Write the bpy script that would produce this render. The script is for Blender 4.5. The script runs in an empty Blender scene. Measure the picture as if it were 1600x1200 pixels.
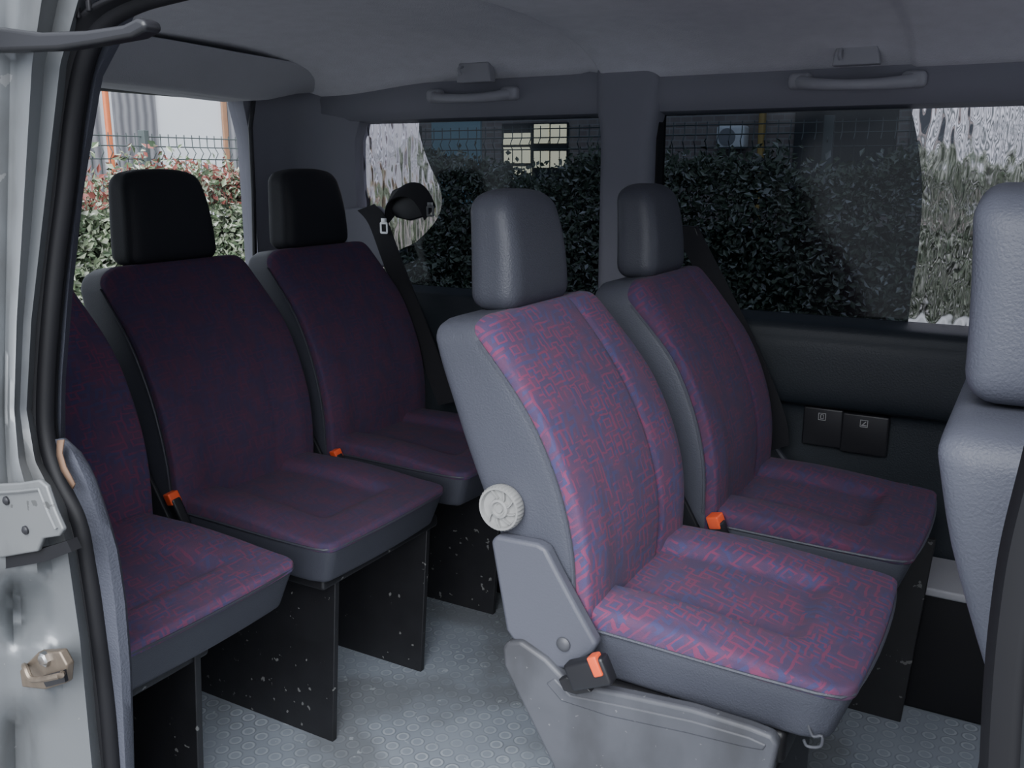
import bpy, bmesh, math, random
from mathutils import Vector, Matrix
random.seed(7)
S = bpy.context.scene
COL = S.collection
PI = math.pi
# ------------------------------------------------------------------ camera
F = 1445.0
YAW, PIT = math.radians(29.8), math.radians(13.2)
CAM = Vector((0, 0, 1.2))
RT = Vector((math.cos(YAW), math.sin(YAW), 0))
FW = Vector((-math.sin(YAW)*math.cos(PIT), math.cos(YAW)*math.cos(PIT), -math.sin(PIT)))
UP = RT.cross(FW)
def P(u, v, X=None, Y=None, Z=None):
    d = FW*F + RT*(u-800) - UP*(v-600)
    if X is not None: t = (X-CAM.x)/d.x
    elif Y is not None: t = (Y-CAM.y)/d.y
    else: t = (Z-CAM.z)/d.z
    return CAM + d*t
cd = bpy.data.cameras.new('camera'); co = bpy.data.objects.new('camera', cd); COL.objects.link(co)
m = Matrix((RT, UP, -FW)).transposed().to_4x4(); m.translation = CAM
co.matrix_world = m
cd.sensor_width = 36; cd.lens = F/1600*36; cd.clip_start = 0.02
S.camera = co
# ------------------------------------------------------------------ materials
def new_mat(name):
    mt = bpy.data.materials.new(name); mt.use_nodes = True
    nt = mt.node_tree; b = nt.nodes['Principled BSDF']
    return mt, nt, b
def N(nt, t, **kw):
    n = nt.nodes.new(t)
    for k, v in kw.items():
        if k in n.inputs: n.inputs[k].default_value = v
        else: setattr(n, k, v)
    return n
def L(nt, a, b): nt.links.new(a, b)
def mathn(nt, op, a, b=None, c=None):
    n = nt.nodes.new('ShaderNodeMath'); n.operation = op
    for i, q in enumerate((a, b, c)):
        if q is None: continue
        if isinstance(q, (int, float)): n.inputs[i].default_value = q
        else: nt.links.new(q, n.inputs[i])
    return n.outputs[0]
def mixc(nt, fac, a, b):
    n = nt.nodes.new('ShaderNodeMix'); n.data_type = 'RGBA'
    if isinstance(fac, (int, float)): n.inputs[0].default_value = fac
    else: nt.links.new(fac, n.inputs[0])
    for i, q in ((6, a), (7, b)):
        if isinstance(q, tuple): n.inputs[i].default_value = (*q, 1) if len(q) == 3 else q
        else: nt.links.new(q, n.inputs[i])
    return n.outputs[2]
def noise(nt, tc, scale, detail=3, stretch=None):
    no = N(nt, 'ShaderNodeTexNoise'); no.inputs['Scale'].default_value = scale; no.inputs['Detail'].default_value = detail
    if stretch:
        mp = N(nt, 'ShaderNodeMapping'); mp.inputs['Scale'].default_value = stretch
        L(nt, tc.outputs['Object'], mp.inputs[0]); L(nt, mp.outputs[0], no.inputs['Vector'])
    else: L(nt, tc.outputs['Object'], no.inputs['Vector'])
    return no
def clamp01(nt, x, hi=1.):
    return mathn(nt, 'MINIMUM', mathn(nt, 'MAXIMUM', x, 0.), hi)
def plain(name, col, rough=.5, metal=0., var=.15, vs=6., bump=0., bs=300., coat=0., scuff=None, ss_=(45, .70), grime=None, spec=.5):
    mt, nt, b = new_mat(name)
    tc = N(nt, 'ShaderNodeTexCoord')
    no = noise(nt, tc, vs, 5)
    lo = tuple(c*(1-var) for c in col); hi = tuple(min(1, c*(1+var)) for c in col)
    c = mixc(nt, no.outputs['Fac'], lo, hi)
    if grime:
        n4 = noise(nt, tc, 9, 7, (1, 1, .5))
        c = mixc(nt, clamp01(nt, mathn(nt, 'MULTIPLY', mathn(nt, 'SUBTRACT', n4.outputs['Fac'], .48), 6.), .85), c, grime)
    if scuff:
        n3 = noise(nt, tc, ss_[0], 4)
        k = mathn(nt, 'MULTIPLY', mathn(nt, 'GREATER_THAN', n3.outputs['Fac'], ss_[1]), .7)
        c = mixc(nt, k, c, scuff)
    L(nt, c, b.inputs['Base Color'])
    b.inputs['Roughness'].default_value = rough; b.inputs['Metallic'].default_value = metal
    b.inputs['Specular IOR Level'].default_value = spec
    if coat: b.inputs['Coat Weight'].default_value = coat
    if bump:
        n2 = noise(nt, tc, bs, 2)
        bp = N(nt, 'ShaderNodeBump'); bp.inputs['Strength'].default_value = bump; bp.inputs['Distance'].default_value = .002
        L(nt, n2.outputs['Fac'], bp.inputs['Height']); L(nt, bp.outputs['Normal'], b.inputs['Normal'])
    return mt
def fabric(name, k=1.0, pat=1.0):
    mt, nt, b = new_mat(name)
    tc = N(nt, 'ShaderNodeTexCoord'); sp = N(nt, 'ShaderNodeSeparateXYZ'); L(nt, tc.outputs['Object'], sp.inputs[0])
    wob = noise(nt, tc, 40, 1); ws = N(nt, 'ShaderNodeSeparateColor'); L(nt, wob.outputs['Color'], ws.inputs[0])
    u0 = mathn(nt, 'ADD', mathn(nt, 'ADD', sp.outputs[1], mathn(nt, 'MULTIPLY', sp.outputs[0], .55)), mathn(nt, 'MULTIPLY', ws.outputs[0], .009))
    w0 = mathn(nt, 'ADD', mathn(nt, 'SUBTRACT', sp.outputs[2], sp.outputs[0]), mathn(nt, 'MULTIPLY', ws.outputs[1], .009))
    def maze(cell, shear, off, th):
        u = mathn(nt, 'ADD', mathn(nt, 'MULTIPLY', mathn(nt, 'ADD', u0, mathn(nt, 'MULTIPLY', w0, shear)), 1/cell), off)
        w = mathn(nt, 'ADD', mathn(nt, 'MULTIPLY', w0, 1/cell), off*1.7)
        cv = N(nt, 'ShaderNodeCombineXYZ'); L(nt, mathn(nt, 'FLOOR', u), cv.inputs[0]); L(nt, mathn(nt, 'FLOOR', w), cv.inputs[1])
        wn = N(nt, 'ShaderNodeTexWhiteNoise'); wn.noise_dimensions = '2D'; L(nt, cv.outputs[0], wn.inputs['Vector'])
        r = wn.outputs['Value']
        lu = mathn(nt, 'LESS_THAN', mathn(nt, 'FRACT', u), th); lw = mathn(nt, 'LESS_THAN', mathn(nt, 'FRACT', w), th)
        a = mathn(nt, 'MULTIPLY', lu, mathn(nt, 'LESS_THAN', r, .56)); c_ = mathn(nt, 'MULTIPLY', lw, mathn(nt, 'GREATER_THAN', r, .44))
        return mathn(nt, 'MAXIMUM', a, c_)
    # irregular rectangle outlines (2D square-metric cells) plus maze strokes
    cv0 = N(nt, 'ShaderNodeCombineXYZ'); L(nt, mathn(nt, 'ADD', u0, mathn(nt, 'MULTIPLY', w0, .2)), cv0.inputs[0]); L(nt, w0, cv0.inputs[1])
    vo = N(nt, 'ShaderNodeTexVoronoi', distance='CHEBYCHEV'); vo.voronoi_dimensions = '2D'; vo.inputs['Scale'].default_value = 27; vo.inputs['Randomness'].default_value = .85
    L(nt, cv0.outputs[0], vo.inputs['Vector'])
    rings = mathn(nt, 'GREATER_THAN', mathn(nt, 'FRACT', mathn(nt, 'MULTIPLY', vo.outputs['Distance'], 3.3)), .66)
    m1a = maze(.0165, .25, 50.3, .29); m2 = maze(.0180, -.10, 90.7, .42)
    n9 = noise(nt, tc, 14, 1)
    pick = mathn(nt, 'GREATER_THAN', n9.outputs['Fac'], .50)
    m1 = mathn(nt, 'ADD', mathn(nt, 'MULTIPLY', rings, pick), mathn(nt, 'MULTIPLY', m1a, mathn(nt, 'SUBTRACT', 1., pick)))
    n3 = noise(nt, tc, 20, 2)
    sel = clamp01(nt, mathn(nt, 'MULTIPLY', mathn(nt, 'SUBTRACT', n3.outputs['Fac'], .40), 8.))
    n7 = noise(nt, tc, 22, 1, (1.3, 1., .8))
    sel2 = clamp01(nt, mathn(nt, 'MULTIPLY', mathn(nt, 'SUBTRACT', n7.outputs['Fac'], .42), 7.))
    n4 = noise(nt, tc, 30, 3)
    st2 = clamp01(nt, mathn(nt, 'MULTIPLY', mathn(nt, 'SUBTRACT', n4.outputs['Fac'], .42), 6.0))
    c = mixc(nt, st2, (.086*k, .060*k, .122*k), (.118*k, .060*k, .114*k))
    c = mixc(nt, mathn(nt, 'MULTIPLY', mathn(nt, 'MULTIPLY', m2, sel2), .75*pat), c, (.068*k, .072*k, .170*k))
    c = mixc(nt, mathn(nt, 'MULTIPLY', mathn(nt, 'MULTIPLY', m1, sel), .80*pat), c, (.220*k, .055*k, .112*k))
    L(nt, c, b.inputs['Base Color'])
    b.inputs['Roughness'].default_value = .92; b.inputs['Specular IOR Level'].default_value = .2
    b.inputs['Sheen Weight'].default_value = .05*k
    n5 = noise(nt, tc, 500, 2)
    bp = N(nt, 'ShaderNodeBump'); bp.inputs['Strength'].default_value = .3; bp.inputs['Distance'].default_value = .002
    L(nt, n5.outputs['Fac'], bp.inputs['Height']); L(nt, bp.outputs['Normal'], b.inputs['Normal'])
    return mt
def floor_mat():
    mt, nt, b = new_mat('studded_rubber')
    tc = N(nt, 'ShaderNodeTexCoord'); sp = N(nt, 'ShaderNodeSeparateXYZ')
    L(nt, tc.outputs['Object'], sp.inputs[0])
    def cell(o):
        return mathn(nt, 'SUBTRACT', mathn(nt, 'FRACT', mathn(nt, 'ADD', mathn(nt, 'MULTIPLY', o, 1/.038), 100.)), .5)
    x = cell(sp.outputs[0]); y = cell(sp.outputs[1])
    d = mathn(nt, 'SQRT', mathn(nt, 'ADD', mathn(nt, 'MULTIPLY', x, x), mathn(nt, 'MULTIPLY', y, y)))
    ring = mathn(nt, 'LESS_THAN', mathn(nt, 'ABSOLUTE', mathn(nt, 'SUBTRACT', d, .30)), .06)
    rim = mathn(nt, 'LESS_THAN', mathn(nt, 'ABSOLUTE', mathn(nt, 'SUBTRACT', d, .40)), .04)
    dome = mathn(nt, 'LESS_THAN', d, .37)
    no = noise(nt, tc, 7, 6)
    c = mixc(nt, no.outputs['Fac'], (.205, .235, .278), (.33, .365, .41))
    n6 = noise(nt, tc, 9, 4)
    wear = mathn(nt, 'ADD', clamp01(nt, mathn(nt, 'MULTIPLY', mathn(nt, 'SUBTRACT', n6.outputs['Fac'], .42), 4.)), .4)
    c = mixc(nt, mathn(nt, 'MULTIPLY', mathn(nt, 'MULTIPLY', ring, wear), .36), c, (.56, .60, .64))
    c = mixc(nt, mathn(nt, 'MULTIPLY', mathn(nt, 'MULTIPLY', rim, wear), .34), c, (.10, .11, .13))
    n2 = noise(nt, tc, 3.2, 8)
    dirt = clamp01(nt, mathn(nt, 'MULTIPLY', mathn(nt, 'SUBTRACT', n2.outputs['Fac'], .51), 6.), .6)
    c = mixc(nt, dirt, c, (.14, .145, .15))
    n8 = noise(nt, tc, 38, 3)
    c = mixc(nt, mathn(nt, 'MULTIPLY', mathn(nt, 'GREATER_THAN', n8.outputs['Fac'], .70), .5), c, (.52, .55, .58))
    L(nt, c, b.inputs['Base Color']); b.inputs['Roughness'].default_value = .42
    bp = N(nt, 'ShaderNodeBump'); bp.inputs['Strength'].default_value = 1.; bp.inputs['Distance'].default_value = .0035
    L(nt, mathn(nt, 'ADD', ring, mathn(nt, 'MULTIPLY', dome, .5)), bp.inputs['Height']); L(nt, bp.outputs['Normal'], b.inputs['Normal'])
    return mt
def glass_mat(name, tint, gloss=.03, rough=.02):
    mt = bpy.data.materials.new(name); mt.use_nodes = True; nt = mt.node_tree; nt.nodes.clear()
    o = N(nt, 'ShaderNodeOutputMaterial'); t = N(nt, 'ShaderNodeBsdfTransparent'); t.inputs[0].default_value = (*tint, 1)
    g = N(nt, 'ShaderNodeBsdfGlossy'); g.inputs['Roughness'].default_value = rough
    mx = N(nt, 'ShaderNodeMixShader'); mx.inputs[0].default_value = gloss
    L(nt, t.outputs[0], mx.inputs[1]); L(nt, g.outputs[0], mx.inputs[2]); L(nt, mx.outputs[0], o.inputs[0])
    return mt
def wavy_glass():
    mt = bpy.data.materials.new('wavy_glass'); mt.use_nodes = True; nt = mt.node_tree; nt.nodes.clear()
    o = N(nt, 'ShaderNodeOutputMaterial'); r = N(nt, 'ShaderNodeBsdfRefraction')
    r.inputs['IOR'].default_value = 1.12; r.inputs['Roughness'].default_value = .15; r.inputs['Color'].default_value = (.46, .455, .50, 1)
    tc = N(nt, 'ShaderNodeTexCoord'); mp = N(nt, 'ShaderNodeMapping'); mp.inputs['Scale'].default_value = (34, 34, 11)
    L(nt, tc.outputs['Object'], mp.inputs[0])
    no = N(nt, 'ShaderNodeTexNoise'); no.inputs['Scale'].default_value = 1; no.inputs['Detail'].default_value = 1
    L(nt, mp.outputs[0], no.inputs['Vector'])
    bp = N(nt, 'ShaderNodeBump'); bp.inputs['Strength'].default_value = 1.; bp.inputs['Distance'].default_value = .030
    L(nt, no.outputs['Fac'], bp.inputs['Height']); L(nt, bp.outputs['Normal'], r.inputs['Normal'])
    L(nt, r.outputs[0], o.inputs[0])
    return mt
def leaf_mat(name, dark=1.0, redz=None, tone=(1, 1, 1)):
    mt, nt, b = new_mat(name)
    g = N(nt, 'ShaderNodeNewGeometry'); cr = N(nt, 'ShaderNodeValToRGB')
    e = cr.color_ramp.elements
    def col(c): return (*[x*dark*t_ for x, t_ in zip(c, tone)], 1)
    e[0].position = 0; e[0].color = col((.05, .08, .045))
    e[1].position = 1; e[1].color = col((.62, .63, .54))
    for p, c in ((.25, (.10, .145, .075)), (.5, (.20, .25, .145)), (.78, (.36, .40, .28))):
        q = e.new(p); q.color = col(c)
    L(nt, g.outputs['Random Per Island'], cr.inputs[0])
    c = cr.outputs[0]
    if redz is not None:
        sp = N(nt, 'ShaderNodeSeparateXYZ'); L(nt, g.outputs['Position'], sp.inputs[0])
        up = mathn(nt, 'GREATER_THAN', sp.outputs[2], redz)
        rr = mathn(nt, 'GREATER_THAN', mathn(nt, 'FRACT', mathn(nt, 'MULTIPLY', g.outputs['Random Per Island'], 7.3)), .62)
        c = mixc(nt, mathn(nt, 'MULTIPLY', up, rr), c, (.25, .075, .06))
    L(nt, c, b.inputs['Base Color']); b.inputs['Roughness'].default_value = .5
    return mt
def stripes(name, a, bcol, axis, scale):
    mt, nt, b = new_mat(name)
    tc = N(nt, 'ShaderNodeTexCoord'); w = N(nt, 'ShaderNodeTexWave', bands_direction=axis)
    w.inputs['Scale'].default_value = scale; w.inputs['Distortion'].default_value = 1.5
    L(nt, tc.outputs['Object'], w.inputs['Vector'])
    L(nt, mixc(nt, w.outputs['Fac'], a, bcol), b.inputs['Base Color']); b.inputs['Roughness'].default_value = .9
    return mt
def brick(name):
    mt, nt, b = new_mat(name)
    tc = N(nt, 'ShaderNodeTexCoord'); mp = N(nt, 'ShaderNodeMapping'); mp.inputs['Rotation'].default_value = (PI/2, 0, 0)
    L(nt, tc.outputs['Object'], mp.inputs[0])
    k = N(nt, 'ShaderNodeTexBrick'); k.inputs['Scale'].default_value = 4
    k.inputs['Color1'].default_value = (.20, .16, .15, 1); k.inputs['Color2'].default_value = (.26, .22, .20, 1); k.inputs['Mortar'].default_value = (.30, .29, .28, 1)
    L(nt, mp.outputs[0], k.inputs['Vector']); L(nt, k.outputs['Color'], b.inputs['Base Color'])
    b.inputs['Roughness'].default_value = .9
    return mt
def emit(name, col, st):
    mt, nt, b = new_mat(name)
    b.inputs['Base Color'].default_value = (*col, 1); b.inputs['Emission Color'].default_value = (*col, 1); b.inputs['Emission Strength'].default_value = st
    return mt
M = dict(
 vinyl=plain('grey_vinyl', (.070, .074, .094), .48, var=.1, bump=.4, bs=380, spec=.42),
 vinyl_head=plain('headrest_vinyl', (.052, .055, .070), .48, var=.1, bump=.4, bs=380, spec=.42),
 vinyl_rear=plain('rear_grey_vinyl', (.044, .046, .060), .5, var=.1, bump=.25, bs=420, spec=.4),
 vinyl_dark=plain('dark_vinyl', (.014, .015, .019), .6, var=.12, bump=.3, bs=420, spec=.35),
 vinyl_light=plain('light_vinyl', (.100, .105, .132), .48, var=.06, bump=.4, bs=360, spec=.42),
 fab=fabric('patterned_fabric'), fab_mid=fabric('patterned_fabric_shaded', .74, .7), fab_dark=fabric('patterned_fabric_deep_shade', .66, .35), fab_near=fabric('patterned_fabric_rear', .95, .8),  # one cloth; interior shade is mixed into the darker copies
 black=plain('black_steel', (.012, .012, .014), .45, var=.4, vs=20, bump=.1, scuff=(.19, .19, .185), ss_=(50, .685)),
 rubber=plain('black_rubber', (.007, .007, .009), .6, var=.3, spec=.35),
 blackp=plain('black_plastic', (.014, .014, .017), .4),
 webbing=plain('belt_webbing', (.016, .016, .02), .8, bump=.4, bs=700),
 steel=plain('worn_grey_steel', (.082, .085, .098), .52, metal=.1, var=.22, vs=14, bump=.1, bs=60, scuff=(.20, .20, .21), ss_=(95, .69), grime=(.055, .056, .062)),
 cover=plain('grey_plastic_cover', (.086, .090, .112), .5, var=.08, bump=.15),
 knob=plain('pale_grey_plastic', (.27, .27, .265), .5, var=.2, vs=60),
 red=plain('orange_red_plastic', (.80, .10, .03), .4),
 chrome=plain('bright_metal', (.6, .6, .6), .3, metal=1),
 rust=plain('bronze_metal', (.19, .155, .12), .5, metal=.7, var=.45, vs=60),
 silver=plain('silver_paint', (.160, .170, .178), .40, metal=.4, var=.10, vs=4, coat=.2, grime=(.098, .10, .10), scuff=(.26, .265, .265), ss_=(28, .71)),
 silverw=plain('pale_silver_paint', (.175, .182, .186), .42, metal=.35, var=.12, coat=.1, grime=(.11, .113, .114), scuff=(.07, .07, .068), ss_=(45, .63)),
 trimg=plain('pillar_trim', (.20, .20, .235), .65, var=.06, bump=.2),
 trimd=plain('dark_side_trim', (.014, .019, .025), .5, var=.15, bump=.3),
 ceil=plain('headliner_cloth', (.64, .635, .68), .95, var=.10, vs=25, bump=.6, bs=300, spec=.1),
 band=plain('rear_headliner_cloth', (.46, .46, .49), .95, var=.08, bump=.5, bs=300, spec=.1),
 handle=plain('grab_handle_grey', (.33, .33, .36), .5),
 brown=plain('torn_brown_backing', (.16, .095, .06), .8),
 white=plain('white_paint', (.7, .7, .7), .5, var=.03), symbol=plain('faded_symbol_print', (.38, .38, .38), .6, var=.05),
 floor=floor_mat(), film=glass_mat('tint_film', (.034, .043, .056), .026, .10), clear=glass_mat('clear_glass', (.82, .84, .84), .02), wavy=wavy_glass(),
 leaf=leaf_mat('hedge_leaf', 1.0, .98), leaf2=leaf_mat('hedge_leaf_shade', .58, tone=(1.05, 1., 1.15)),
 core=plain('hedge_core', (.026, .036, .022), .9),
 fence=plain('fence_wire', (.07, .085, .085), .5),
 plaster=plain('pale_plaster', (.70, .72, .76), .9, var=.04, vs=2), dullp=plain('grey_render', (.30, .30, .31), .9, var=.15, vs=3),
 curtain=stripes('grey_curtain', (.12, .12, .135), (.26, .26, .28), 'Y', 3.0),
 streakx=stripes('painted_streaks', (.08, .09, .085), (.62, .62, .64), 'X', 1.6),
 orange=plain('orange_paint', (.60, .16, .06), .5), brownf=plain('brown_frame', (.32, .17, .10), .6), yellow=plain('yellow_paint', (.40, .27, .08), .6),
 brick=brick('brick_facade'), asphalt=plain('asphalt', (.20, .20, .20), .9, var=.2, vs=15, bump=.4, bs=80),
 concrete=plain('pale_concrete', (.30, .31, .30), .9, var=.15), teal=plain('teal_panel', (.22, .36, .40), .5),
 warm=emit('warm_lit_pane', (1.0, .82, .5), 7.5), darkw=plain('dark_glass', (.03, .035, .04), .7, spec=.2), fan=plain('grey_fan_grille', (.22, .22, .23), .7),
)
# ------------------------------------------------------------------ mesh helpers
def chain_loc(o):
    v = Vector((0, 0, 0))
    while o is not None:
        v += o.location; o = o.parent
    return v
def samples(h, r, n):
    e = [0, .3, .65, 1.0]
    a = [-h + r*x for x in e]; b = [h - r*x for x in reversed(e)]
    w = h - r
    mid = [-w + 2*w*i/(n+1) for i in range(1, n+1)] if w > 1e-5 else []
    out = a + mid + b
    res = [out[0]]
    for x in out[1:]:
        if x - res[-1] > 1e-6: res.append(x)
    return res
class G:
    def __init__(s): s.V = []; s.F = []
    def add(s, V, Fc):
        o = len(s.V); s.V += [Vector(v) for v in V]; s.F += [tuple(i+o for i in f) for f in Fc]; return s
    def rbox(s, h, r, n=(3, 3, 3), fn=None, c=(0, 0, 0)):
        h = Vector(h); r = min(r, min(h)*.999); c = Vector(c)
        A = [samples(h[i], r, n[i]) for i in range(3)]
        idx = {}; V = []; Fc = []
        D = [len(a)-1 for a in A]
        def vid(i, j, k):
            q = (i, j, k)
            if q not in idx:
                p = Vector((A[0][i], A[1][j], A[2][k]))
                cl = Vector([max(-(h[a]-r), min(h[a]-r, p[a])) for a in range(3)])
                d = p - cl
                if d.length > 1e-9: p = cl + d.normalized()*r
                idx[q] = len(V)
                V.append(fn(p) if fn else p + c)
            return idx[q]
        for a in range(3):
            b_, c_ = (a+1) % 3, (a+2) % 3
            for side in (0, D[a]):
                for j in range(D[b_]):
                    for k in range(D[c_]):
                        def t(x, y):
                            q = [0, 0, 0]; q[a] = side; q[b_] = x; q[c_] = y; return vid(*q)
                        f = (t(j, k), t(j+1, k), t(j+1, k+1), t(j, k+1))
                        Fc.append(f if side else f[::-1])
        return s.add(V, Fc)
    def box(s, lo, hi, r=.004, n=(1, 1, 1)):
        lo = Vector(lo); hi = Vector(hi)
        lo, hi = Vector([min(a, b) for a, b in zip(lo, hi)]), Vector([max(a, b) for a, b in zip(lo, hi)])
        return s.rbox((hi-lo)/2, r, n, c=(lo+hi)/2)
    def tube(s, path, r, seg=10, closed=False):
        path = [Vector(p) for p in path]; n = len(path); V = []; Fc = []
        rs = r if isinstance(r, (list, tuple)) else [r]*n
        nrm = None
        for i in range(n):
            a = path[i-1] if (i > 0 or closed) else path[i]; b = path[(i+1) % n] if (i < n-1 or closed) else path[i]
            t = (b-a).normalized()
            if nrm is None:
                nrm = t.cross(Vector((0, 0, 1)))
                if nrm.length < .1: nrm = t.cross(Vector((0, 1, 0)))
            nrm = (nrm - t*nrm.dot(t)).normalized(); bn = t.cross(nrm)
            for k in range(seg):
                an = 2*PI*k/seg
                V.append(path[i] + (nrm*math.cos(an) + bn*math.sin(an))*rs[i])
        m_ = n if closed else n-1
        for i in range(m_):
            i2 = (i+1) % n
            for k in range(seg):
                k2 = (k+1) % seg
                Fc.append((i*seg+k, i*seg+k2, i2*seg+k2, i2*seg+k))
        if not closed:
            Fc.append(tuple(range(seg))[::-1]); Fc.append(tuple((n-1)*seg+k for k in range(seg)))
        return s.add(V, Fc)
    def cyl(s, a, b, r, seg=20): return s.tube([a, b], r, seg)
    def prism(s, pts, d):            # pts: 3D outline, extruded by vector d
        pts = [Vector(p) for p in pts]; n = len(pts); d = Vector(d)
        V = pts + [p+d for p in pts]
        Fc = [tuple(range(n)), tuple(range(2*n-1, n-1, -1))] + [((i+1) % n, i, n+i, n+(i+1) % n) for i in range(n)]
        return s.add(V, Fc)
    def prismY(s, xz, y0, y1): return s.prism([(x, y0, z) for x, z in xz], (0, y1-y0, 0))
    def strap(s, path, w, th=.002):
        path = [Vector(p) for p in path]; n = len(path); V = []; Fc = []
        for i, p in enumerate(path):
            a = path[max(0, i-1)]; b = path[min(n-1, i+1)]; t = (b-a).normalized()
            ww = Vector(w)
            nn = t.cross(ww).normalized()*th
            V += [p-ww-nn, p+ww-nn, p+ww+nn, p-ww+nn]
        for i in range(n-1):
            for k in range(4):
                Fc.append((i*4+k, i*4+(k+1) % 4, i*4+4+(k+1) % 4, i*4+4+k))
        Fc += [(3, 2, 1, 0), tuple((n-1)*4+k for k in range(4))]
        return s.add(V, Fc)
    def sheet(s, rows):
        n = len(rows[0]); V = [p for r in rows for p in r]; Fc = []
        for i in range(len(rows)-1):
            for j in range(n-1):
                Fc.append((i*n+j, i*n+j+1, (i+1)*n+j+1, (i+1)*n+j))
        return s.add(V, Fc)
    def latheY(s, c, prof, seg=48, lobes=0, amp=0):
        c = Vector(c); V = []; Fc = []; n = len(prof)
        for q in prof:
            for k in range(seg):
                a = 2*PI*k/seg; r = q[0]
                if len(q) > 2: r *= 1 + amp*(1 if (k*lobes*2//seg) % 2 else -1)
                V.append(c + Vector((r*math.cos(a), q[1], r*math.sin(a))))
        for i in range(n-1):
            for k in range(seg):
                k2 = (k+1) % seg
                Fc.append((i*seg+k, (i+1)*seg+k, (i+1)*seg+k2, i*seg+k2))
        Fc.append(tuple(range(seg))); Fc.append(tuple((n-1)*seg+k for k in range(seg))[::-1])
        return s.add(V, Fc)
    def out(s, name, mat, parent=None, bevel=0, sharp=40, solid=0, label=None):
        me = bpy.data.meshes.new(name)
        if parent is None:
            lo = [min(v[i] for v in s.V) for i in range(3)]; hi = [max(v[i] for v in s.V) for i in range(3)]
            org = Vector(((lo[0]+hi[0])/2, (lo[1]+hi[1])/2, lo[2])); loc = org
        else:
            org = chain_loc(parent); loc = Vector((0, 0, 0))
        me.from_pydata([tuple(v-org) for v in s.V], [], s.F)
        bm = bmesh.new(); bm.from_mesh(me); bmesh.ops.recalc_face_normals(bm, faces=bm.faces); bm.to_mesh(me); bm.free()
        for p in me.polygons: p.use_smooth = True
        me.set_sharp_from_angle(angle=math.radians(sharp))
        me.materials.append(M[mat])
        o = bpy.data.objects.new(name, me); COL.objects.link(o); o.location = loc; o.parent = parent
        if solid:
            q = o.modifiers.new('solid', 'SOLIDIFY'); q.thickness = solid; q.offset = 0
        if bevel:
            q = o.modifiers.new('bevel', 'BEVEL'); q.width = bevel; q.segments = 3; q.limit_method = 'ANGLE'; q.angle_limit = math.radians(35)
        if label: o['label'] = label
        return o
def thing(name, label, cat, loc, group=None):
    o = bpy.data.objects.new(name, None); COL.objects.link(o); o.location = loc; o.empty_display_size = .1
    o['label'] = label; o['category'] = cat
    if group: o['group'] = group
    return o
def tag(o, label, cat, group=None):
    o['label'] = label; o['category'] = cat
    if group: o['group'] = group
    return o
def struct(o, label=None, cat=None):
    o['kind'] = 'structure'
    if label: o['label'] = label
    if cat: o['category'] = cat
    return o
def ss(a, b, x):
    t = max(0., min(1., (x-a)/(b-a))); return t*t*(3-2*t)
def smooth_path(pts, n=6):
    pts = [Vector(p) for p in pts]; out = []
    for i in range(len(pts)-1):
        p0 = pts[max(0, i-1)]; p1 = pts[i]; p2 = pts[i+1]; p3 = pts[min(len(pts)-1, i+2)]
        for k in range(n):
            t = k/n
            out.append(.5*((2*p1) + (p2-p0)*t + (2*p0-5*p1+4*p2-p3)*t*t + (3*p1-p0-3*p2+p3)*t**3))
    out.append(pts[-1]); return out
# ------------------------------------------------------------------ van shell
XR = -2.12          # rear wall
o = G().box((XR-.05, .60, -.06), (1.25, 2.36, 0.0), .003).out('floor', 'floor')
struct(o, 'grey blue studded rubber van floor', 'floor')
def zceil(x, y):
    z = 1.548 - .118*abs((y-1.3)/1.0)**6
    z -= .030*ss(-1.55, -1.92, x)
    z -= .020*ss(-1.044, -1.026, x)
    z += .006*math.exp(-((x+1.075)/.02)**2)
    z -= .007*ss(-.30, -.285, x)
    return z
g = G(); xs = [-2.14 + i*.06 for i in range(17)] + [-1.13, -1.10, -1.09, -1.075, -1.06, -1.05, -1.045, -1.041, -1.035, -1.029, -1.025, -.99] + [-.92+i*.08 for i in range(8)] + [-.305, -.298, -.292, -.286, -.28] + [-.2+i*.08 for i in range(19)]
ys = [.60 + i*1.72/28 for i in range(29)]
g.sheet([[(x, y, zceil(x, y)) for y in ys] for x in xs])
struct(g.out('ceiling', 'ceil', solid=.012), 'grey cloth headliner of the van', 'ceiling')
def fnb(p):
    y = p.y + 1.46; x = p.x - 2.035
    e = ss(2.0, 2.26, y)
    q = (p.z/.054+1)/2
    z = p.z*(1-.45*e) + 1.450
    if p.x > 0: x += .045*q - .050*(1-q) + .02*e*q
    z -= .014*ss(1.5, 2.15, y)*(1-e)
    return Vector((x, y, z))
struct(G().rbox((.095, .80, .054), .010, (3, 26, 3), fnb).out('trim_1', 'band'), 'padded grey band above the rear window', 'trim')
g = G()
hd = [(2.345, 1.33), (2.29, 1.338), (2.275, 1.36), (2.272, 1.40), (2.285, 1.45), (2.34, 1.46)]
g.sheet([[(x, y, z) for y, z in hd] for x in (-2.05, -1.5, -1.0, -.5, 0, .5, 1.2)])
def pil(x0, x1, flare=.016):
    xm = (x0+x1)/2; hw = (x1-x0)/2
    def fn(p):
        z = 1.13 + p.z
        k = 1 + flare/hw*(ss(1.27, 1.37, z))
        return Vector((xm + p.x*k, 2.305 + p.y, z))
    g.rbox((hw, .05, .33), .03, (2, 2, 14), fn)
pil(-1.035, -.895); pil(.14, .32)
cp = [(-2.16, 2.10), (-2.115, 2.11), (-2.105, 2.17), (-2.07, 2.235), (-2.0, 2.275), (-1.92, 2.285), (-1.875, 2.30), (-1.87, 2.345)]
rows = []
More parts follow.
